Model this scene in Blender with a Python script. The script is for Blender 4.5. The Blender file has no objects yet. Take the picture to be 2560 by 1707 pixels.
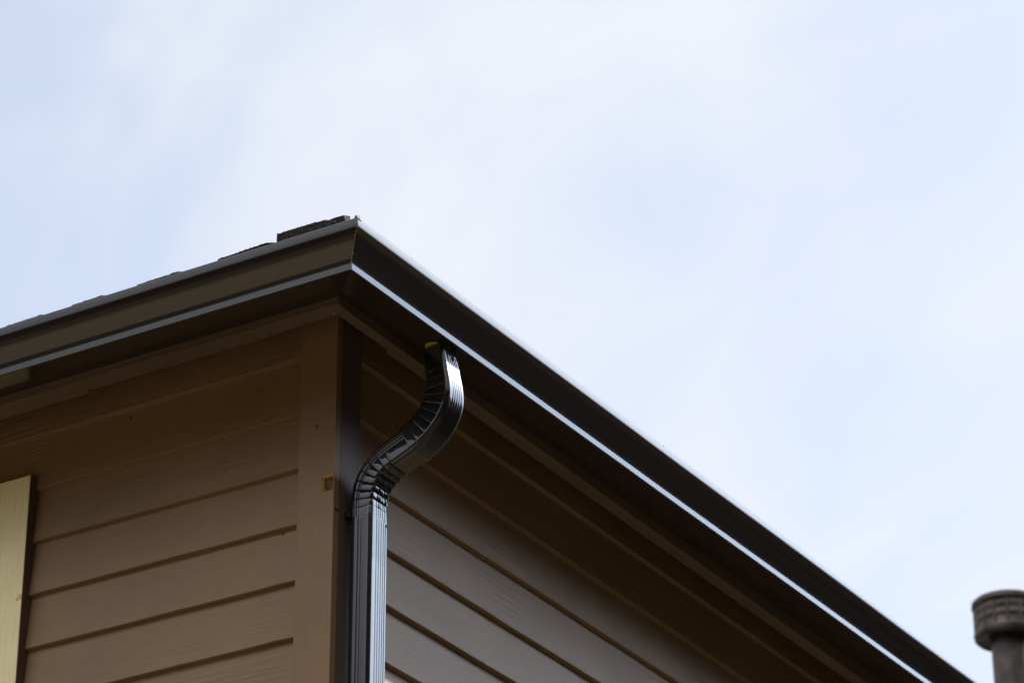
import bpy, bmesh, math, random
from mathutils import Vector, Matrix
random.seed(7)
C = bpy.context.scene.collection
ZO = 5.2                       # height above the ground of the level called 0 in the house drawing

# ------------------------------------------------------------------ camera
YAW, PITCH, ROLL = 0.548572, 0.481239, -0.002792
cam = bpy.data.cameras.new("camera"); co = bpy.data.objects.new("camera", cam); C.objects.link(co)
f = Vector((-math.sin(YAW)*math.cos(PITCH), math.cos(YAW)*math.cos(PITCH), math.sin(PITCH)))
r = Vector((math.cos(YAW), math.sin(YAW), 0)); u = r.cross(f)
r2 = math.cos(ROLL)*r + math.sin(ROLL)*u; u2 = -math.sin(ROLL)*r + math.cos(ROLL)*u
m = Matrix((r2, u2, -f)).transposed().to_4x4(); m.translation = Vector((4.12437, -5.91093, -3.59459+ZO))
co.matrix_world = m
cam.sensor_width = 36; cam.lens = 113.94; cam.clip_end = 3000; cam.clip_start = .1
cam.dof.use_dof = True; cam.dof.focus_distance = 8.1; cam.dof.aperture_fstop = 4.8
S = bpy.context.scene; S.camera = co
S.render.resolution_x = 1024; S.render.resolution_y = 682

# ------------------------------------------------------------------ sun and sky
SUN_AZ = math.atan2(.929, .369); SUN_EL = math.radians(40.3)
sd = Vector((math.cos(SUN_AZ)*math.cos(SUN_EL), math.sin(SUN_AZ)*math.cos(SUN_EL), math.sin(SUN_EL)))
sl = bpy.data.lights.new("sun", 'SUN'); sl.energy = 5; sl.angle = math.radians(.5); sl.color = (1, .95, .88)
so = bpy.data.objects.new("sun", sl); C.objects.link(so)
so.rotation_euler = sd.to_track_quat('Z', 'Y').to_euler(); so.location = (0, 0, 30)
W = bpy.data.worlds.new("World"); S.world = W; W.use_nodes = True
nt = W.node_tree; nt.nodes.clear(); L = nt.links.new
def N(t, tree=None, **k):
    n = (tree or nt).nodes.new(t)
    for a, b in k.items(): setattr(n, a, b)
    return n
sky = N('ShaderNodeTexSky', sky_type='NISHITA', sun_disc=False, sun_elevation=SUN_EL,
        sun_rotation=math.pi/2-SUN_AZ, air_density=1.0, dust_density=1.5, ozone_density=1.0)
tc = N('ShaderNodeTexCoord')
def dirblob(vec, width, name=None):
    """soft round weight around a direction of the sky"""
    d = N('ShaderNodeVectorMath', operation='DOT_PRODUCT'); nrm = N('ShaderNodeVectorMath', operation='NORMALIZE')
    L(tc.outputs['Generated'], nrm.inputs[0]); L(nrm.outputs[0], d.inputs[0]); d.inputs[1].default_value = Vector(vec).normalized()
    mr = N('ShaderNodeMapRange', interpolation_type='SMOOTHSTEP')
    L(d.outputs['Value'], mr.inputs['Value'])
    mr.inputs['From Min'].default_value = math.cos(math.radians(width)); mr.inputs['From Max'].default_value = 1
    return mr.outputs[0]
BLOBS = [((-.5901, .6349, .5014), 6.5, -.15), ((-.3035, .7866, .542), 5.5, -.24), ((-.4071, .7656, .4981), 5, .035), ((-.4546, .7253, .517), 3.5, .03), ((-.40, .81, .42), 5, -.02), ((.46, .754, .47), 22, .5)]
def mth(op, a, b):
    n = N('ShaderNodeMath', operation=op)
    for i, x in enumerate((a, b)):
        if isinstance(x, (int, float)): n.inputs[i].default_value = x
        else: L(x, n.inputs[i])
    return n.outputs[0]
mp = N('ShaderNodeMapping'); L(tc.outputs['Generated'], mp.inputs[0]); mp.inputs['Rotation'].default_value = (0, .25, .5); mp.inputs['Scale'].default_value = (1, 1, 1.6)
n1 = N('ShaderNodeTexNoise'); L(mp.outputs[0], n1.inputs['Vector'])
n1.inputs['Scale'].default_value = 4.5; n1.inputs['Detail'].default_value = 3.5; n1.inputs['Roughness'].default_value = .45; n1.inputs['Distortion'].default_value = .4
n2 = N('ShaderNodeTexNoise'); mp2 = N('ShaderNodeMapping'); L(tc.outputs['Generated'], mp2.inputs[0])
mp2.inputs['Rotation'].default_value = (.5, .2, .9); mp2.inputs['Scale'].default_value = (1, 2.2, 1.2); L(mp2.outputs[0], n2.inputs['Vector'])
n2.inputs['Scale'].default_value = 9; n2.inputs['Detail'].default_value = 5; n2.inputs['Roughness'].default_value = .5; n2.inputs['Distortion'].default_value = .5
nn = mth('ADD', mth('MULTIPLY', n1.outputs['Fac'], .45), mth('SUBTRACT', mth('MULTIPLY', n2.outputs['Fac'], .70), .125))
for v_, w_, k_ in BLOBS: nn = mth('ADD', nn, mth('MULTIPLY', dirblob(v_, w_), k_))
cf = N('ShaderNodeMapRange', interpolation_type='SMOOTHSTEP'); L(nn, cf.inputs['Value'])
cf.inputs['From Min'].default_value = .22; cf.inputs['From Max'].default_value = .62
cf.inputs['To Min'].default_value = .50; cf.inputs['To Max'].default_value = .99
glow = dirblob((.43, .85, .55), 31)
sky_fill = dirblob((-.1, -.6, .85), 42)  # bright sky area added behind the camera to lift the front wall
cs = mth('ADD', mth('ADD', mth('MULTIPLY', glow, 21.5), mth('MULTIPLY', sky_fill, 11.0)), 4.75)   # thin cloud brightest on the sun's side, plus the added fill opposite
gcol = N('ShaderNodeMix', data_type='RGBA'); L(glow, gcol.inputs['Factor'])
gcol.inputs['A'].default_value = (.915, .95, 1.02, 1); gcol.inputs['B'].default_value = (.74, .885, 1.12, 1)
cc = N('ShaderNodeMix', data_type='RGBA'); cc.inputs['Factor'].default_value = 1; cc.blend_type = 'MULTIPLY'
L(gcol.outputs['Result'], cc.inputs['A']); L(cs, cc.inputs['B'])
mx = N('ShaderNodeMix', data_type='RGBA'); L(cf.outputs[0], mx.inputs['Factor'])
L(sky.outputs[0], mx.inputs['A']); L(cc.outputs['Result'], mx.inputs['B'])
bg = N('ShaderNodeBackground'); bg.inputs['Strength'].default_value = .1
L(mx.outputs['Result'], bg.inputs['Color'])
wo = N('ShaderNodeOutputWorld'); L(bg.outputs[0], wo.inputs['Surface'])
S.view_settings.view_transform = 'Standard'; S.view_settings.look = 'None'
S.view_settings.gamma = 1; S.view_settings.exposure = 1.0
S.cycles.max_bounces = 8; S.cycles.use_denoising = True

# ------------------------------------------------------------------ materials
def mat(name, base, rough=.6, spec=.5, coat=0, coat_r=.05, ior=1.5):
    M = bpy.data.materials.new(name); M.use_nodes = True
    b = M.node_tree.nodes['Principled BSDF']
    b.inputs['Base Color'].default_value = (*base, 1); b.inputs['Roughness'].default_value = rough
    b.inputs['Specular IOR Level'].default_value = spec; b.inputs['IOR'].default_value = ior
    b.inputs['Coat Weight'].default_value = coat; b.inputs['Coat Roughness'].default_value = coat_r
    return M, M.node_tree, b
def noise(t, scale, detail=4, rough=.55, stretch=(1, 1, 1), rot=(0, 0, 0), dist=0):
    c = N('ShaderNodeTexCoord', t); mp = N('ShaderNodeMapping', t); n = N('ShaderNodeTexNoise', t)
    t.links.new(c.outputs['Object'], mp.inputs[0]); t.links.new(mp.outputs[0], n.inputs['Vector'])
    mp.inputs['Scale'].default_value = stretch; mp.inputs['Rotation'].default_value = rot
    n.inputs['Scale'].default_value = scale; n.inputs['Detail'].default_value = detail
    n.inputs['Roughness'].default_value = rough; n.inputs['Distortion'].default_value = dist
    return n.outputs['Fac']
def ramp(t, fac, stops):
    n = N('ShaderNodeValToRGB', t); t.links.new(fac, n.inputs[0]); e = n.color_ramp.elements
    while len(e) < len(stops): e.new(.5)
    for i, (p, c) in enumerate(stops): e[i].position = p; e[i].color = (*c, 1) if len(c) == 3 else c
    return n.outputs[0]
def mixc(t, fac, a, b, mode='MIX'):
    n = N('ShaderNodeMix', t, data_type='RGBA', blend_type=mode)
    for s, x in (('Factor', fac), ('A', a), ('B', b)):
        if isinstance(x, (int, float)): n.inputs[s].default_value = x
        elif isinstance(x, tuple): n.inputs[s].default_value = (*x, 1)
        else: t.links.new(x, n.inputs[s])
    return n.outputs['Result']
def bump(t, b, h, strength, dist, prev=None):
    n = N('ShaderNodeBump', t); t.links.new(h, n.inputs['Height']); n.inputs['Strength'].default_value = strength
    n.inputs['Distance'].default_value = dist
    if prev: t.links.new(prev, n.inputs['Normal'])
    t.links.new(n.outputs[0], b.inputs['Normal']); return n.outputs[0]

def wood_paint(name, base, grain, sgrain=1.0, marks=True):
    """painted, embossed wood grain; grain = axis along which the fibres run"""
    M, t, b = mat(name, base, .55, .4)
    st = {'x': (.10, 1, 1.6), 'y': (1, .10, 1.6), 'z': (1.4, 1.4, .07)}[grain]
    fine = noise(t, 170, 3, .6, st, dist=.3)
    big = noise(t, 16, 3, .5, st, dist=1.6)
    wv = N('ShaderNodeTexWave', t, wave_type='RINGS'); c = N('ShaderNodeTexCoord', t); mp = N('ShaderNodeMapping', t)
    t.links.new(c.outputs['Object'], mp.inputs[0]); mp.inputs['Scale'].default_value = st; t.links.new(mp.outputs[0], wv.inputs['Vector'])
    wv.inputs['Scale'].default_value = 9; wv.inputs['Distortion'].default_value = 16; wv.inputs['Detail'].default_value = 3
    wv.inputs['Detail Scale'].default_value = 1.1
    patch = noise(t, 3.2, 2, .5)
    sel = ramp(t, patch, [(.46, (0, 0, 0)), (.66, (1, 1, 1))])
    wsel = mixc(t, 1.0, wv.outputs['Fac'], sel, 'MULTIPLY')
    tone = noise(t, 2.2, 4, .6)
    col = mixc(t, 1.0, base, ramp(t, tone, [(.3, (.88, .88, .88)), (.7, (1.1, 1.09, 1.07))]), 'MULTIPLY')
    col = mixc(t, 1.0, col, ramp(t, fine, [(.25, (.9, .9, .9)), (.75, (1.08, 1.08, 1.08))]), 'MULTIPLY')
    if marks:
        v = N('ShaderNodeTexVoronoi', t); c2 = N('ShaderNodeTexCoord', t); m2 = N('ShaderNodeMapping', t)
        t.links.new(c2.outputs['Object'], m2.inputs[0]); m2.inputs['Scale'].default_value = (1, 1, .55); m2.inputs['Rotation'].default_value = (.3, .5, .2)
        t.links.new(m2.outputs[0], v.inputs['Vector']); v.inputs['Scale'].default_value = 13; v.inputs['Randomness'].default_value = 1
        spot = ramp(t, v.outputs['Distance'], [(.034, (1, 1, 1)), (.050, (0, 0, 0))])
        sc = N('ShaderNodeSeparateColor', t); t.links.new(v.outputs['Color'], sc.inputs[0])
        g = N('ShaderNodeMath', t, operation='GREATER_THAN'); t.links.new(sc.outputs[0], g.inputs[0]); g.inputs[1].default_value = .6
        g2 = N('ShaderNodeMath', t, operation='GREATER_THAN'); t.links.new(sc.outputs[1], g2.inputs[0]); g2.inputs[1].default_value = .72
        mm = N('ShaderNodeMath', t, operation='MULTIPLY'); t.links.new(spot, mm.inputs[0]); t.links.new(g.outputs[0], mm.inputs[1])
        mc = mixc(t, g2.outputs[0], (.025, .018, .012), (.55, .38, .14))
        col = mixc(t, mm.outputs[0], col, mc)
    t.links.new(col, b.inputs['Base Color'])
    p = bump(t, b, fine, .35*sgrain, .0016)
    p = bump(t, b, big, .35*sgrain, .002, p)
    bump(t, b, wsel, .45*sgrain, .0016, p)
    return M
BROWN = (.245, .150, .072)
M_sidL = wood_paint("brown_siding_front", BROWN, 'x', 1.25)
M_sidR = wood_paint("brown_siding_side", BROWN, 'y')
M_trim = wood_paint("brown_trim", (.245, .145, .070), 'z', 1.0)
M_trimd = wood_paint("dark_brown_trim", (.12, .072, .052), 'z', 1.2)
M_fasL = wood_paint("brown_fascia_front", (.120, .083, .052), 'x')
M_fasR = wood_paint("brown_fascia_side", (.120, .083, .052), 'y')
M_white = wood_paint("cream_casing", (.92, .79, .45), 'z', .8)

def metal_paint(name, base, rough, wob=.0, sp=.3, cr=.045):
    M, t, b = mat(name, base, rough, sp, 1.0, cr, 1.5)
    b.inputs['Coat IOR'].default_value = 1.55
    n = noise(t, 60, 3, .6)
    rr = ramp(t, n, [(.3, (rough*.94,)*3), (.7, (min(1, rough*1.06),)*3)]); t.links.new(rr, b.inputs['Roughness'])
    if wob:
        h = noise(t, 22, 2, .5); p = bump(t, b, h, wob, .004)
        t.links.new(p, b.inputs['Coat Normal'])
    return M
M_gut = metal_paint("dark_brown_gutter_enamel", (.026, .017, .014), .60, 0, .07, .13)
M_gutb = metal_paint("dark_gutter_bottom_enamel", (.030, .023, .019), .42)
M_pipe = metal_paint("gloss_black_downspout_enamel", (.014, .012, .011), .30, .03, .08)
M_black, _, _ = mat("black_metal", (.012, .012, .013), .35)
M_gap_light, t, b = mat("yellow_gap_light", (.62, .47, .12), .5)  # glow of the outlet gap held in the base colour
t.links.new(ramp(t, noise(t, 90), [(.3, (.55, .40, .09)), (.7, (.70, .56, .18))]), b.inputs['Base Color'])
M_seal, t, b = mat("clear_sealant", (.20, .17, .10), .25)
t.links.new(ramp(t, noise(t, 260), [(.40, (.05, .04, .03)), (.66, (.55, .45, .22))]), b.inputs['Base Color'])
M_rust, t, b = mat("bare_wood_notch", (.14, .06, .025), .8)
t.links.new(ramp(t, noise(t, 160, 5), [(.35, (.09, .035, .015)), (.6, (.20, .09, .035)), (.72, (.6, .42, .2))]), b.inputs['Base Color'])
M_yel, _, _ = mat("raw_yellow_wood", (.78, .55, .22), .8)
# shingles: granules
M_sh, t, b = mat("asphalt_granules", (.06, .055, .05), .95, .2)
g = noise(t, 330, 3, .8); t.links.new(ramp(t, g, [(.42, (.010, .009, .008)), (.54, (.03, .027, .022)), (.70, (.24, .21, .15))]), b.inputs['Base Color'])
bump(t, b, g, .9, .003)
M_flue, t, b = mat("weathered_galvanised_flue", (.14, .125, .11), .5, .5)
fl = noise(t, 16, 4, .6, (1, 1, .8)); t.links.new(ramp(t, fl, [(.3, (.045, .031, .024)), (.7, (.135, .104, .084))]), b.inputs['Base Color'])
b.inputs['Metallic'].default_value = .35
M_glass, _, b = mat("window_glass", (.03, .035, .04), .03, .6)
M_sash = wood_paint("cream_sash", (.78, .74, .62), 'z', .4, False)
M_int, _, _ = mat("dark_room", (.05, .045, .04), .9)
M_gr, t, b = mat("dry_ground", (.10, .085, .05), .95, .2)
gn = noise(t, .35, 6, .6); t.links.new(ramp(t, gn, [(.3, (.045, .040, .030)), (.7, (.078, .068, .05))]), b.inputs['Base Color'])

# ------------------------------------------------------------------ mesh helpers
def obj(name, bm, m, parent=None, smooth=False, label=None):
    bmesh.ops.recalc_face_normals(bm, faces=bm.faces)
    me = bpy.data.meshes.new(name); bm.to_mesh(me); bm.free()
    for x in (m if isinstance(m, (list, tuple)) else [m]): me.materials.append(x)
    if smooth: me.polygons.foreach_set('use_smooth', [True]*len(me.polygons))
    o = bpy.data.objects.new(name, me); C.objects.link(o)
    if parent: o.parent = parent
    if label: o['label'] = label
    return o
def shift(bm): bmesh.ops.translate(bm, vec=(0, 0, ZO), verts=bm.verts)
def box(bm, x0, x1, y0, y1, z0, z1, bev=0, mi=0):
    v = [bm.verts.new((x, y, z)) for x in (x0, x1) for y in (y0, y1) for z in (z0, z1)]
    fs = [bm.faces.new([v[i] for i in q]) for q in ((0, 1, 3, 2), (4, 6, 7, 5), (0, 4, 5, 1), (2, 3, 7, 6), (0, 2, 6, 4), (1, 5, 7, 3))]
    for q in fs: q.material_index = mi
    if bev:
        es = list({e for q in fs for e in q.edges})
        bmesh.ops.bevel(bm, geom=es, offset=bev, segments=2, affect='EDGES', profile=.5)
def cyl(bm, p0, p1, rad, n=24, rad2=None):
    p0, p1 = Vector(p0), Vector(p1); d = p1-p0
    M4 = Matrix.Translation((p0+p1)/2) @ d.to_track_quat('Z', 'Y').to_matrix().to_4x4()
    bmesh.ops.create_cone(bm, cap_ends=True, segments=n, radius1=rad, radius2=rad if rad2 is None else rad2, depth=d.length, matrix=M4)
def lathe(bm, prof, cx, cy, n=48):
    rings = [[bm.verts.new((cx+rr*math.cos(a), cy+rr*math.sin(a), z)) for a in (2*math.pi*i/n for i in range(n))] for rr, z in prof]
    for a, b_ in zip(rings, rings[1:]):
        for i in range(n): bm.faces.new((a[i], a[(i+1) % n], b_[(i+1) % n], b_[i]))
def empty(name, parent=None, label=None):
    o = bpy.data.objects.new(name, None); C.objects.link(o); o.empty_display_size = .2
    if parent: o.parent = parent
    if label: o['label'] = label
    return o

# ------------------------------------------------------------------ ground
bm = bmesh.new()
bmesh.ops.create_grid(bm, x_segments=8, y_segments=8, size=900)
g_ = obj("ground", bm, M_gr); g_['kind'] = 'structure'
M_bounce, t, b = mat("pale_bounce", (.34, .27, .18), .9, .3)
t.links.new(ramp(t, noise(t, .8, 5), [(.3, (.19, .150, .095)), (.7, (.26, .205, .135))]), b.inputs['Base Color'])
bm = bmesh.new(); bmesh.ops.create_grid(bm, x_segments=4, y_segments=4, size=1, matrix=Matrix.Translation((-7.5, -10, .004)) @ Matrix.Diagonal((8.5, 7, 1, 1)))
d_ = obj("bounce_sheet", bm, M_bounce); d_['kind'] = 'structure'  # unseen pale sheet, added to bounce warm light up and show in the gutter

# unseen ring of trees, added to block low sky and darken reflections
M_leaf, t, b = mat("tree_leaves", (.03, .035, .014), .8, .1)
t.links.new(ramp(t, noise(t, 1.3, 3), [(.3, (.018, .02, .009)), (.7, (.034, .032, .016))]), b.inputs['Base Color'])
M_bark, _, _ = mat("tree_bark", (.07, .05, .035), .9)
bm = bmesh.new(); rt = random.Random(21)
for i in range(44):
    az = math.radians(-190 + 262*i/43 + rt.uniform(-2, 2)); R0 = rt.uniform(19, 26)
    cx, cy, H = R0*math.cos(az), R0*math.sin(az), rt.uniform(.88, 1.06)*(R0*math.tan(math.radians(30 if -90 < math.degrees(az) < 38 else 9 if -160 < math.degrees(az) < -90 else 16))+5.2)
    n0 = len(bm.faces)
    cyl(bm, (cx, cy, 0), (cx+rt.uniform(-.4, .4), cy, H*.6), .22, 8, .09)
    bm.faces.ensure_lookup_table()
    for fc in list(bm.faces)[n0:]: fc.material_index = 1
    blobs = [(cx+rt.uniform(-1.6, 1.6), cy+rt.uniform(-1.6, 1.6), H*rt.uniform(.08, .87), rt.uniform(1.3, 2.3)) for _ in range(30)]
    for k in range(2200):
        bx, by, bz, br = rt.choice(blobs); d = Vector((rt.gauss(0, 1), rt.gauss(0, 1), rt.gauss(0, 1))).normalized()*br*rt.uniform(.6, 1)**.5
        p = Vector((bx, by, bz))+d; a = Vector((rt.gauss(0, 1), rt.gauss(0, 1), rt.gauss(0, 1))).normalized(); c_ = a.orthogonal().normalized(); e_ = a.cross(c_); sz = rt.uniform(.2, .42)
        bm.faces.new([bm.verts.new(p+c_*sz), bm.verts.new(p+e_*sz*.6), bm.verts.new(p-c_*sz), bm.verts.new(p-e_*sz*.6)])
me = bpy.data.meshes.new("blocker_trees"); bm.to_mesh(me); bm.free(); me.materials.append(M_leaf); me.materials.append(M_bark)
wd = bpy.data.objects.new("blocker_trees", me); C.objects.link(wd)
wd['kind'] = 'stuff'; wd['label'] = "unseen trees added around the yard to block low sky"; wd['category'] = "blocker_trees"

# ------------------------------------------------------------------ house
HW, HL = 8.0, 10.0                         # house: x from -HW to 0, y from 0 to HL
house = empty("house")
house['label'] = "brown lap-sided house corner with dark gutters and a ribbed black downspout"
house['category'] = "house"

E = .1524
LO = [.0010, -.0046, -.0030, -.0015, .0015, .0050]
RO = [.0075, -.0017, -.0026, -.0043, -.0010, -.001]
def courses(z0, offs):
    zs = []
    for k in range(0, 36):
        o = offs[k] if k < len(offs) else offs[-1]
        zs.append(z0 - k*E + o)
    return zs
def siding(name, z0, offs, side, m):
    """lapped boards; a = distance behind the trim face"""
    bm = bmesh.new(); zs = [.3068] + courses(z0, offs) + [-ZO]
    rnd = random.Random(3 if side == 'L' else 5)
    n = 60; length = HW if side == 'L' else HL
    def pt(s, a, z):
        return (-s, a, z) if side == 'L' else (-a, s, z)
    s0 = .02
    for i in range(len(zs)-1):
        zt, zb = zs[i], zs[i+1]
        w = [rnd.uniform(-.0006, .0006) for _ in range(n+1)]
        wa = [rnd.uniform(-.0005, .0005) for _ in range(n+1)]
        prof = [(.0275, zt+.02), (.0275, zt-.001), (.0258, zt-.0018), (.0125, zb+.010), (.0113, zb+.002), (.0122, zb), (.0258, zb-.0022), (.0275, zb-.0024)]
        cols = []
        for j in range(n+1):
            s = s0 + (length-s0)*(j/n)**1.6
            col = []
            for q, (a, z) in enumerate(prof):
                zz = z + (w[j] if q >= 3 else 0); aa = a + (wa[j] if 3 <= q <= 5 else 0)
                col.append(bm.verts.new(pt(s, aa, zz)))
            cols.append(col)
        for c0, c1 in zip(cols, cols[1:]):
            for q in range(len(prof)-1):
                fc = bm.faces.new((c0[q], c1[q], c1[q+1], c0[q+1]))
    shift(bm)
    return obj(name, bm, m, house)
siding("siding", .1538, LO, 'L', M_sidL)
siding("siding", .1565, RO, 'R', M_sidR)
# core walls behind the boards
bm = bmesh.new(); box(bm, -HW, -.03, .03, HL, -ZO, .262); shift(bm)
obj("wall", bm, M_int, house)

# corner boards: the front one has a square notch showing bare wood
def framed_board(bm, x0, x1, y0, y1, z0, z1, nx0, nx1, nz0, nz1, depth):
    xs = [x0, nx0, nx1, x1]; zs = [z0, nz0, nz1, z1]
    for i in range(3):
        for j in range(3):
            if (i, j) == (1, 1): continue
            v = [bm.verts.new(p) for p in ((xs[i], y0, zs[j]), (xs[i+1], y0, zs[j]), (xs[i+1], y0, zs[j+1]), (xs[i], y0, zs[j+1]))]
            bm.faces.new(v)
    q = [(nx0, nz0), (nx1, nz0), (nx1, nz1), (nx0, nz1)]
    for a, b_ in ((0, 1), (1, 2), (2, 3), (3, 0)):
        v = [bm.verts.new((q[a][0], y0, q[a][1])), bm.verts.new((q[b_][0], y0, q[b_][1])), bm.verts.new((q[b_][0], y0+depth, q[b_][1])), bm.verts.new((q[a][0], y0+depth, q[a][1]))]
        fc = bm.faces.new(v); fc.material_index = 2
    v = [bm.verts.new((x, y0+depth, z)) for x, z in q]; fc = bm.faces.new(v); fc.material_index = 1
    # remaining sides
    for P in (((x0, y0, z0), (x0, y1, z0), (x0, y1, z1), (x0, y0, z1)), ((x1, y0, z0), (x1, y1, z0), (x1, y1, z1), (x1, y0, z1)),
              ((x0, y0, z1), (x1, y0, z1), (x1, y1, z1), (x0, y1, z1)), ((x0, y1, z0), (x1, y1, z0), (x1, y1, z1), (x0, y1, z1)), ((x0, y0, z0), (x1, y0, z0), (x1, y1, z0), (x0, y1, z0))):
        bm.faces.new([bm.verts.new(p) for p in P])
    bmesh.ops.remove_doubles(bm, verts=bm.verts, dist=1e-5)
ZT = .3000
bm = bmesh.new()
framed_board(bm, -.1082, 0, 0, .0225, -ZO, ZT, -.0362, -.0022, -.2425, -.2010, .013)
es = [e for e in bm.edges if all(abs(v.co.x) < 1e-6 and abs(v.co.y) < 1e-6 for v in e.verts)]
shift(bm)
cb = obj("corner_board", bm, [M_trim, M_rust, M_yel], house, label="front corner board with a square notch of bare wood")
bm = bmesh.new(); cyl(bm, (-.029, .0125, -.222+ZO), (-.029, .0100, -.222+ZO), .0032, 12); obj("screw", bm, M_black, cb)
bm = bmesh.new(); cyl(bm, (-.0560, .001, -.058+ZO), (-.0560, -.0008, -.058+ZO), .0042, 12); obj("nail_head", bm, M_black, cb)
bm = bmesh.new(); box(bm, -.0245, -.0008, .0240, .1108, -ZO, ZT, .0015); shift(bm)  # side board, a darker brown than the front one
obj("corner_board", bm, M_trimd, house, label="dark brown side corner board behind the downspout")

# fascia boards under the gutter
DL, DR = .2615, .1808                     # how far the fascia stands out from the corner boards, front and side
ZF = .0988
bm = bmesh.new(); box(bm, -HW-.2, DR, -DL, -DL+.046, ZF, .262, .0015); shift(bm); obj("fascia", bm, M_fasL, house)
bm = bmesh.new(); box(bm, DR-.030, DR-.0006, -DL+.0466, HL+.2, ZF-.0012, .262, .0015); shift(bm); obj("fascia", bm, M_fasR, house)
# nailing strips behind the fascia, and the soffit boards above them
bm = bmesh.new()
box(bm, -HW-.2, -.62, -DL+.0466, -DL+.063, ZF+.0010, .200, .001)
box(bm, -.6195, -.06, -DL+.0470, -DL+.061, ZF+.0060, .200, .001)
shift(bm); obj("nailing_strip", bm, M_fasL, house)
bm = bmesh.new()
box(bm, DR-.046, DR-.0306, .02, .40, ZF+.0040, .200, .001); box(bm, DR-.0455, DR-.0306, .4005, HL+.2, ZF+.0020, .200, .001)
shift(bm); obj("nailing_strip", bm, M_fasR, house)
bm = bmesh.new(); box(bm, -HW-.2, DR-.031, -DL+.0466, .0268, .2625, .275); box(bm, -.0268, DR-.031, .0270, HL+.2, .2625, .275)
shift(bm); obj("soffit", bm, M_fasL, house)

# ------------------------------------------------------------------ gutter
# K-style profile: a = distance out from the fascia, z = height
OG = [(0.00058, 0.23422), (0.00058, 0.12002), (0.00288, 0.11791), (0.11804, 0.10255), (0.12111, 0.10389), (0.12169, 0.11925), (0.11824, 0.1229), (0.119, 0.12578), (0.12015, 0.12981), (0.12246, 0.13441), (0.12553, 0.1395), (0.12908, 0.14497), (0.13273, 0.15054), (0.13647, 0.1561), (0.14031, 0.16167), (0.14434, 0.16704), (0.14856, 0.17213), (0.15355, 0.17712), (0.1595, 0.18144), (0.16584, 0.18528), (0.16756, 0.19151), (0.16756, 0.20783), (0.16651, 0.20908), (0.15739, 0.20908), (0.15595, 0.20735), (0.15595, 0.20063)]
def offset_poly(P, d):
    out = []
    for i, p in enumerate(P):
        a = Vector(P[max(i-1, 0)]); b_ = Vector(P[min(i+1, len(P)-1)]); t_ = (b_-a).normalized()
        out.append((p[0]-t_.y*d, p[1]+t_.x*d))
    return out
IN = offset_poly(OG, .0009)
def gutter(side, s_from, s_to, slope, da=0, lip_gap=False):
    """one straight length, mitred at the corner when s_from is None"""
    bm = bmesh.new(); cols = []
    prof = OG + IN[::-1]
    stations = [s_from] + [s_to]
    segs = 24
    tts = [k/segs for k in range(segs+1)]
    if side == 'R': tts = sorted(tts + [((q+.43)/(s_to+.43)) for q in (1.0450, 1.0458, 1.0516, 1.0524)])
    for tt in tts:
        col = []
        notch = side == 'R' and ((1.0455+.43)/(s_to+.43) < tt < (1.0520+.43)/(s_to+.43))
        for a, z in prof:
            a2 = a + (da if a > .004 else 0)
            if notch and z > .2025: z -= .0055
            if side == 'L':
                st = -(a2+DR) if s_from is None else s_from
                s = st + (s_to-st)*tt; wob = .0006*math.sin(s*5.1)+.0004*math.sin(s*11)
                p = (-s, -(a2+DL)-(wob if a > .05 else 0)*min(1, max(0, s+.45)), z + slope*max(s, -.35) + slope*.35)
            else:
                st = -(a2+DL) if s_from is None else s_from
                s = st + (s_to-st)*tt; wob = .0006*math.sin(s*4.3)+.0004*math.sin(s*9)
                p = (a2+DR+(wob if a > .05 else 0)*min(1, max(0, s+.45)), s, z + slope*max(s, -.35) + slope*.35)
            col.append(bm.verts.new(p))
        cols.append(col)
    n = len(prof)
    for c0, c1 in zip(cols, cols[1:]):
        for q in range(n):
            bm.faces.new((c0[q], c1[q], c1[(q+1) % n], c0[(q+1) % n]))
    if s_from is not None: bm.faces.new(cols[0])
    bm.faces.new(cols[-1][::-1])
    bmesh.ops.recalc_face_normals(bm, faces=bm.faces)
    shift(bm)
    o = obj("gutter", bm, M_gut, house, smooth=True)
    md = o.modifiers.new("es", 'EDGE_SPLIT'); md.split_angle = math.radians(24)
    o.modifiers.new('wn', 'WEIGHTED_NORMAL').weight = 70
    return o
GL = gutter('L', None, HW, .0040); GL['label'] = "dark gutter along the front eave"
GR = gutter('R', None, HL, .0078); GR['label'] = "dark gutter along the side eave, above the downspout"
# sealant bead down the mitre, little folded tabs at lip, screws
bm = bmesh.new(); rs = random.Random(2)
mit = [(a, z) for a, z in OG[3:22]]
pts = []
for (a0, z0), (a1, z1) in zip(mit, mit[1:]):
    k = max(1, int(math.hypot(a1-a0, z1-z0)/.0022))
    for i in range(k): pts.append((a0+(a1-a0)*i/k, z0+(z1-z0)*i/k))
prev = None
for a, z in pts:
    rr = .0008+rs.random()*.0009; cx, cy, cz = a+DR+.0003, -(a+DL)-.0003, z
    ring = [bm.verts.new((cx+rr*math.cos(q)*.9, cy+rr*math.sin(q)*.9, cz)) for q in [i*math.pi/3 for i in range(6)]]
    if prev:
        for i in range(6): bm.faces.new((prev[i], prev[(i+1) % 6], ring[(i+1) % 6], ring[i]))
    prev = ring
shift(bm); obj("sealant_bead", bm, M_seal, GL, smooth=True)
bm = bmesh.new()
box(bm, DR+.1575, DR+.1655, -(DL+.1668), -(DL+.1655), .2010, .2148)
box(bm, DR+.1682, DR+.1694, -(DL+.1630), -(DL+.1530), .2045, .2155)
shift(bm); obj("corner_tab", bm, M_gut, GL)
for (x, y, z, d) in ((.312, -DL-.1385, .1690, 'y'),):
    bm = bmesh.new(); cyl(bm, (x, y+.004, z), (x, y-.003, z), .0048, 12); cyl(bm, (x, y-.003, z), (x, y-.0052, z), .0030, 6); shift(bm)
    obj("screw", bm, M_black, GL)
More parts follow.
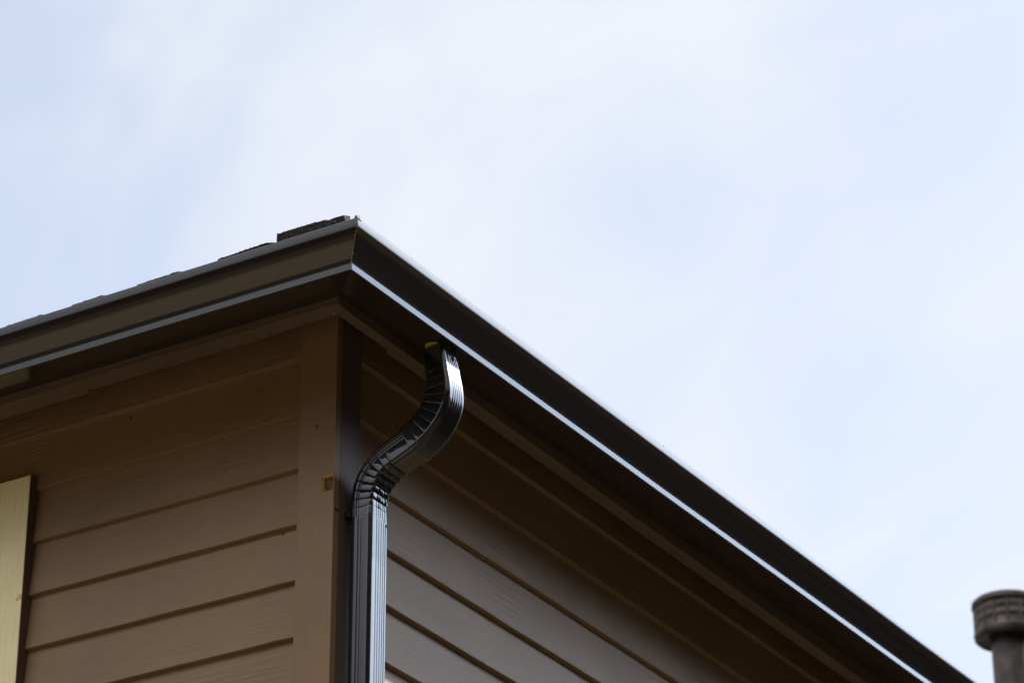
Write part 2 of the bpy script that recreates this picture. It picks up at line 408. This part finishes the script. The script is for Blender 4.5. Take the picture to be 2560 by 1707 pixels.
for (x, y) in ((.06, -.075), (.045, -.045)):
    bm = bmesh.new(); bmesh.ops.create_icosphere(bm, subdivisions=2, radius=.0030, matrix=Matrix.Translation((x+DR, y-DL, .1085))); shift(bm)
    obj("rivet", bm, M_gutb, GL, smooth=True)

# ------------------------------------------------------------------ downspout
def z_bot(x, y): return .1179 - (x-DR-.003)*.1322 + .0078*(y+.35)     # underside of the side gutter
ds = empty("downspout", house, "gloss black ribbed downspout with two crimped elbows"); ds.location = (.0128, -.0189, -.0103)
DX, DY = .063, .0800                     # depth from wall, width along wall
def pipe_section(hx, hy, rad=.0105, left=(.36, .58), front=(.26, .43, .60, .76, .90), gw=.0022):
    """closed outline, list of (x, y, kind) in metres about the centre; grooves pressed into each face"""
    P = []
    def face(p0, p1, nrm, grooves, gw, gd):
        p0, p1, nrm = Vector(p0), Vector(p1), Vector(nrm); Ld = (p1-p0).length; t_ = (p1-p0)/Ld
        P.append(tuple(p0))
        for gpos in grooves:
            c = gpos*Ld
            for o_, dd in ((-gw/2, 0), (-gw/5, gd), (gw/5, gd), (gw/2, 0)):
                P.append(tuple(p0+t_*(c+o_)-nrm*dd))
        P.append(tuple(p1))
    def corner(cx, cy, a0):
        for i in range(1, 8):
            a = a0+math.pi/2*i/8; P.append((cx+rad*math.cos(a), cy+rad*math.sin(a)))
    g5 = [.07, .255, .44, .63, .82]; g3 = [.12, .50, .74]
    # +x face (front), going from -y to +y
    face((hx, -hy+rad), (hx, hy-rad), (1, 0), front, gw, .0020); corner(hx-rad, hy-rad, 0)
    face((hx-rad, hy), (-hx+rad, hy), (0, 1), [.25, .5, .75], .004, .0018); corner(-hx+rad, hy-rad, math.pi/2)
    face((-hx, hy-rad), (-hx, -hy+rad), (-1, 0), [.2, .4, .6, .8], .0036, .002); corner(-hx+rad, -hy+rad, math.pi)
    face((-hx+rad, -hy), (hx-rad, -hy), (0, -1), left, .0026, .0011); corner(hx-rad, -hy+rad, 1.5*math.pi)
    return P
SEC = pipe_section(DX/2, DY/2)
SEC_UP = pipe_section(DX/2, DY/2, .0115, (), (.2, .36, .52, .68, .84), .0034)
SEC_LO = pipe_section(DX/2, DY/2, .0115, (.03, .2, .38), (.22, .38, .54, .70, .86))
def sweep(bm, stations, SEC=None):
    SEC = SEC or globals()['SEC']
    """stations: (pos, tangent, scale, pleat(local x,y)->inward displacement)"""
    rings = []
    for pos, tan, sc, fn in stations:
        tan = tan.normalized(); Y = Vector((0, 1, 0)); X = tan.cross(Y).normalized()
        ring = []
        for x, y in SEC:
            k = fn(x, y) if fn else 0
            rr = math.hypot(x, y)
            sx, sy = sc if isinstance(sc, tuple) else (sc, sc); xx, yy = x*sx*(1-k/rr), y*sy*(1-k/rr)
            ring.append(bm.verts.new(pos+X*xx+Y*yy))
        rings.append(ring)
    n = len(SEC)
    for a, b_ in zip(rings, rings[1:]):
        for i in range(n): bm.faces.new((a[i], a[(i+1) % n], b_[(i+1) % n], b_[i]))
    return rings
# centre line, top to bottom
CP = [Vector((x, .1065, z)) for x, z in ((.235, .135), (.2365, .116), (.2400, .085), (.2455, .050), (.2500, .010), (.2480, -.024), (.2370, -.055), (.2180, -.082), (.1930, -.105), (.1650, -.1215),
                          (.1350, -.1345), (.1060, -.1475), (.0790, -.1630), (.0570, -.1835), (.0420, -.2090), (.0345, -.2380), (.0320, -.2680), (.0335, -.3000), (.0340, -.3300), (.034, -.36))]
def catmull(P, per=40):
    out = []
    for i in range(1, len(P)-2):
        p0, p1, p2, p3 = P[i-1:i+3]
        for k in range(per):
            t_ = k/per
            out.append(.5*((2*p1)+(-p0+p2)*t_+(2*p0-5*p1+4*p2-p3)*t_**2+(-p0+3*p1-3*p2+p3)*t_**3))
    out.append(P[-2]); return out
CL = catmull(CP)
acc = [0]
for a, b_ in zip(CL, CL[1:]): acc.append(acc[-1]+(b_-a).length)
TOT = acc[-1]
def at(s):
    s = min(max(s, 0), TOT)
    for i in range(len(acc)-1):
        if acc[i+1] >= s: break
    w = (s-acc[i])/max(acc[i+1]-acc[i], 1e-9); p = CL[i].lerp(CL[i+1], w)
    j0, j1 = max(0, i-18), min(len(CL)-1, i+18)
    return p, (CL[j1]-CL[j0])
def zs_to_s(z):
    for i, p in enumerate(CL):
        if p.z < z: return acc[i]
    return TOT
def interp(T_, w):
    for (w0, a0, b0), (w1, a1, b1) in zip(T_, T_[1:]):
        if w <= w1+1e-9:
            q = (w-w0)/(w1-w0); q = q*q*(3-2*q); return (a0+(a1-a0)*q, b0+(b1-b0)*q)
    return T_[-1][1:]
def elbow(name, sa, sb, p_from, p_to, npl, inner, sc0, sc1, amp, sec):
    """crimped elbow between arc lengths sa..sb with npl pleats between p_from..p_to; inner = sign of the local y side that is squeezed"""
    bm = bmesh.new(); st = []
    L_ = []
    s = sa
    while s < p_from-1e-6: L_.append((s, None)); s += .006
    pl = (p_to-p_from)/npl
    for k in range(npl):
        for ph in (.0, .05, .12, .26, .45, .65, .82, .92, .97): L_.append((p_from+(k+ph)*pl, (k, ph)))
    s = p_to
    while s < sb: L_.append((s, None)); s += .006
    L_.append((sb, None))
    rj = random.Random(npl)
    jit = [rj.uniform(.75, 1.2) for _ in range(npl)]
    for s, tag_ in L_:
        p, t_ = at(s); w = (s-sa)/(sb-sa); sc = interp(sc0, w)
        if tag_ is None: fn = None
        else:
            k, ph = tag_
            edge = min(1, (k+.6)/1.5, (npl-k)/1.5)
            tooth = (ph if ph < .9 else .0)
            def fn(x, y, ph=ph, j=jit[k], edge=edge, k=k):
                side = x*inner/(DX/2)                      # 1 on the squeezed side, -1 on the outer side
                wgt = max(amp[1], min(1, .45+.60*side)) if side > -.75 or amp[1] else 0
                pr = max(0, math.sin(math.pi*(ph*.97+.0)))**.22 * (.80+.25*ph)
                wob = .0011*math.sin(x*560+k*.5)+.0008*math.sin(y*520+k*.7)
                return edge*wgt*(amp[0]*j*(1-pr)*1.0 + wob*.8)
        st.append((p, t_, sc, fn))
    sweep(bm, st, sec); shift(bm)
    o = obj(name, bm, M_pipe, ds, smooth=True)
    md = o.modifiers.new("es", 'EDGE_SPLIT'); md.split_angle = math.radians(30)
    md = o.modifiers.new("so", 'SOLIDIFY'); md.thickness = .0007; md.offset = -1
    o.modifiers.new('wn', 'WEIGHTED_NORMAL').weight = 90
    return o
s_u0 = 0.0; s_um0 = zs_to_s(.046); s_um1 = zs_to_s(-.112); s_uend = zs_to_s(-.1225)
s_lm0 = zs_to_s(-.1480); s_lm1 = zs_to_s(-.272); s_end = zs_to_s(-.305)
up = elbow("elbow", s_u0, s_uend, s_um0, s_um1, 8, -1, [(0, .96, .94), (.22, 1.0, .97), (.6, 1.25, 1.03), (1, 1.28, 1.06)], 0, (.0068, 0), SEC_UP); up['label'] = "upper crimped elbow hanging from the gutter outlet"
lo = elbow("elbow", s_uend-.012, s_end, s_lm0, s_lm1, 7, 1, [(0, 1.18, .965), (.35, 1.17, .965), (.85, 1.05, .97), (1, 1.0, 1.0)], 0, (.0058, .30), SEC_LO); lo['label'] = "lower crimped elbow turning down the wall"
# straight pipe with slightly flared, nicked top edge
bm = bmesh.new(); st = []
for z in [-.284, -.288, -.2885, -.298, -.33, -.5, -.8, -1.2, -2, -3, -4, -ZO+.25]:
    st.append((Vector((.034, .1065, z)), Vector((0, 0, -1)), 1.0, None))
rings = sweep(bm, st)
rj = random.Random(11)
for i, v in enumerate(rings[0]): v.co.z += -.012 + rj.uniform(-.003, .003) - .018*max(0, (v.co.y-.115)/.03)*(1 if v.co.x > .05 else .4)
for i, v in enumerate(rings[1]): v.co.z = min(v.co.z, rings[0][i].co.z-.0006)
for i, v in enumerate(rings[2]): v.co.z = min(v.co.z, rings[1][i].co.z-.0006)
for i, v in enumerate(rings[3]): v.co.z = min(v.co.z, rings[2][i].co.z-.0006)
for i, v in enumerate(rings[4]): v.co.z = min(v.co.z, rings[3][i].co.z-.0006)
shift(bm)
po = obj("pipe", bm, M_pipe, ds, smooth=True); md = po.modifiers.new("es", 'EDGE_SPLIT'); md.split_angle = math.radians(30)
md = po.modifiers.new("so", 'SOLIDIFY'); md.thickness = .0007; md.offset = -1
po.modifiers.new('wn', 'WEIGHTED_NORMAL').weight = 90
# yellow disc beside the elbow: light through the outlet gap, put into its colour
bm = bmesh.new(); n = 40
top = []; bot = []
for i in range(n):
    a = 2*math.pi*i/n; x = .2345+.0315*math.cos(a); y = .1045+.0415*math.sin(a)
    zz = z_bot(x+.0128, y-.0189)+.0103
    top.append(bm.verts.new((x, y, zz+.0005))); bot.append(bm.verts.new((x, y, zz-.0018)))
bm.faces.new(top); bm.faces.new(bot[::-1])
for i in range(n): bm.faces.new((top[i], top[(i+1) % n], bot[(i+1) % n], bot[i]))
shift(bm); obj("outlet_gap_light", bm, M_gap_light, ds)
# strap with threaded bolt end around the corner board
bm = bmesh.new()
box(bm, -.0198, -.0168, .040, .110, -.296, -.272, .001)
box(bm, -.0166, .0040, .066, .092, -.292, -.276, .001)
shift(bm); sp = obj("strap", bm, M_black, ds)
bm = bmesh.new()
lathe_prof = []
for i in range(7):
    lathe_prof += [(.0062, i*.0026), (.0080, i*.0026+.0013)]
lathe(bm, [(.0001, -.001), (.0062, -.001)]+lathe_prof+[(.0062, .0185), (.0001, .0185)], 0, 0, 14)
bmesh.ops.transform(bm, matrix=Matrix.Translation((-.0160, .0262, -.282)) @ Matrix.Rotation(-math.pi/2, 4, 'X') @ Matrix.Scale(.8, 4), verts=bm.verts)
shift(bm); obj("bolt", bm, M_black, sp, smooth=False)
# screw at the elbow overlap
for (x, y, z) in ((.272, .112, .088), ):
    bm = bmesh.new(); cyl(bm, (x-.006, y, z), (x+.004, y, z), .0042, 8); shift(bm); obj("screw", bm, M_black, up)

# ------------------------------------------------------------------ roof
T = .45                                        # rise per metre
A0 = .0576                                      # how far the shingles hang over the fascia
def ring_rect(bm, inset, z):
    x0, x1, y0, y1 = -HW-DL-A0+inset, DR+A0-inset, -DL-A0+inset, HL+DL+A0-inset
    return [bm.verts.new(p) for p in ((x0, y0, z), (x1, y0, z), (x1, y1, z), (x0, y1, z))]
roof = empty("roof", house)
bm = bmesh.new(); prev = None; ins = 0; k = 0
first = ring_rect(bm, 0, 0.2664); 
prev = first
while ins < HW/2:
    zb = 0.2664+ins*T
    a = ring_rect(bm, ins, zb+.0125)
    for i in range(4): bm.faces.new((prev[i], prev[(i+1) % 4], a[(i+1) % 4], a[i]))
    ins2 = min(ins+.128, HW/2+.08)
    b_ = ring_rect(bm, ins2, 0.2664+ins2*T+.0085)
    for i in range(4): bm.faces.new((a[i], a[(i+1) % 4], b_[(i+1) % 4], b_[i]))
    prev = b_; ins = ins2
bm.faces.new(prev); bm.faces.new(first[::-1])
shift(bm); obj("deck_shingles", bm, M_sh, roof)
def tab(x0, x1, zt0, zt1, thick, name="shingle_tab", depth=.13, mi=M_sh):
    """raised tab of the first course, its butt over the gutter"""
    rr = random.Random(int(x0*1e4)); bm = bmesh.new(); n = max(6, int((x1-x0)/.006)); fr = []
    y0 = -DL-A0-.0006
    rows = []
    for i in range(n+1):
        w = i/n; x = x0+(x1-x0)*w; zt = zt0+(zt1-zt0)*w + rr.uniform(-.0006, .0006); jy = rr.uniform(-.0012, .0012)
        rows.append([bm.verts.new(p) for p in ((x, y0+jy, zt-thick), (x, y0+jy-.0006, zt-.0012), (x, y0+jy+.001, zt), (x, y0+depth, zt+depth*T-.003), (x, y0+depth, zt+depth*T-thick-.004))])
    for a, b_ in zip(rows, rows[1:]):
        for q in range(5): bm.faces.new((a[q], b_[q], b_[(q+1) % 5], a[(q+1) % 5]))
    bm.faces.new(rows[0]); bm.faces.new(rows[-1][::-1]); shift(bm)
    o = obj(name, bm, mi, roof); return o
for a in ((-0.1428, 0.0031, 0.2908, 0.2942), (-0.3923, -0.2671, 0.2904, 0.2916), (-0.5996, -0.5037, 0.2904, 0.2919), (-0.8127, -0.6975, 0.2904, 0.2913)):
    tab(*a, .008); tab(a[1]+.0006, a[1]+.022, a[3]-.001, a[3]-.006, .004)
# thick doubled shingles at the corner of the eave
tab(0.0338, 0.1777, 0.3057, 0.3067, .020, depth=.05)
tab(0.1163, 0.2300, 0.3004, 0.3040, .016, depth=.03)
tab(0.0352, 0.1500, 0.3096, 0.3086, .0050, depth=.045)
tab(0.2306, 0.2380, 0.3024, 0.2851, .010, depth=.02)

# flue on the roof
fx, fy = -.752, 6.118
FZ = -.050
fl_ = empty("flue", house, "round metal flue with a wide rain cap, out of focus")
bm = bmesh.new(); lathe(bm, [(.0001, .60), (.0790, .60), (.0790, 1.74), (.0001, 1.74)], fx, fy, 40); shift(bm); obj("flue_pipe", bm, M_flue, fl_, smooth=False)
bm = bmesh.new()
lathe(bm, [(.074, 1.716), (.135, 1.700), (.147, 1.712), (.150, 1.728), (.141, 1.745), (.138, 1.765), (.143, 1.785), (.138, 1.805), (.143, 1.825), (.139, 1.84), (.152, 1.856), (.150, 1.872), (.142, 1.880), (.0001, 1.89)], fx, fy, 48)
for i in range(16):
    a = 2*math.pi*i/16
    cyl(bm, (fx+.1405*math.cos(a), fy+.1405*math.sin(a), 1.742), (fx+.1405*math.cos(a), fy+.1405*math.sin(a), 1.842), .006, 8)
bmesh.ops.translate(bm, vec=(0, 0, FZ), verts=bm.verts); shift(bm); obj("rain_cap", bm, M_flue, fl_)
bm = bmesh.new(); lathe(bm, [(.20, .66), (.09, .86), (.076, .90)], fx, fy, 40); shift(bm); obj("flashing", bm, M_flue, fl_)

# ------------------------------------------------------------------ window at the left
win = empty("window", house, "white cased window at the left edge")
X1, ZT2 = -.9580, .0270; WW = 1.3; ZB = -1.55; cw = .115
bm = bmesh.new()
box(bm, X1-cw, X1, -.015, .0262, ZB, ZT2, .0012)
shift(bm); cs_ = obj("casing", bm, M_white, win)
bm = bmesh.new(); box(bm, X1+.0002, X1+.0016, -.0130, .0262, ZB, ZT2-.0015); shift(bm); obj("brown_edge", bm, M_trimd, cs_)  # thin darker brown strip along the casing side
bm = bmesh.new(); box(bm, X1-WW, X1-WW+cw, -.015, .0262, ZB, ZT2, .0012); shift(bm); obj("casing", bm, M_white, win)
bm = bmesh.new(); box(bm, X1-WW+cw+.0005, X1-cw-.0005, -.0145, .0262, ZT2-cw, ZT2-.0005, .0012); shift(bm); obj("casing", bm, M_white, win)
bm = bmesh.new(); box(bm, X1-WW-.02, X1+.015, -.035, .0262, ZB-.045, ZB-.0005, .0015); shift(bm); obj("sill", bm, M_white, win)
bm = bmesh.new()
xa, xb, za, zb = X1-WW+cw+.0005, X1-cw-.0005, ZB, ZT2-cw-.0005
for q in ((xa, xa+.04, za, zb), (xb-.04, xb, za, zb), (xa+.0401, xb-.0401, za, za+.045), (xa+.0401, xb-.0401, zb-.045, zb), (xa+.0401, xb-.0401, (za+zb)/2-.02, (za+zb)/2+.02)):
    box(bm, q[0], q[1], .002, .0255, q[2], q[3])
shift(bm); obj("sash", bm, M_sash, win)
bm = bmesh.new(); box(bm, xa+.03, xb-.03, .014, .018, za+.03, zb-.03); shift(bm); obj("pane", bm, M_glass, win)
# knot with sap on the casing edge
bm = bmesh.new(); rk = random.Random(4)
for i in range(9):
    bmesh.ops.create_icosphere(bm, subdivisions=2, radius=rk.uniform(.002, .0055), matrix=Matrix.Translation((X1-.004-rk.random()*.012, -.0150, -.308-rk.random()*.018)) @ Matrix.Scale(.35, 4, (0, 1, 0)))
shift(bm); obj("knot", bm, M_yel, win)
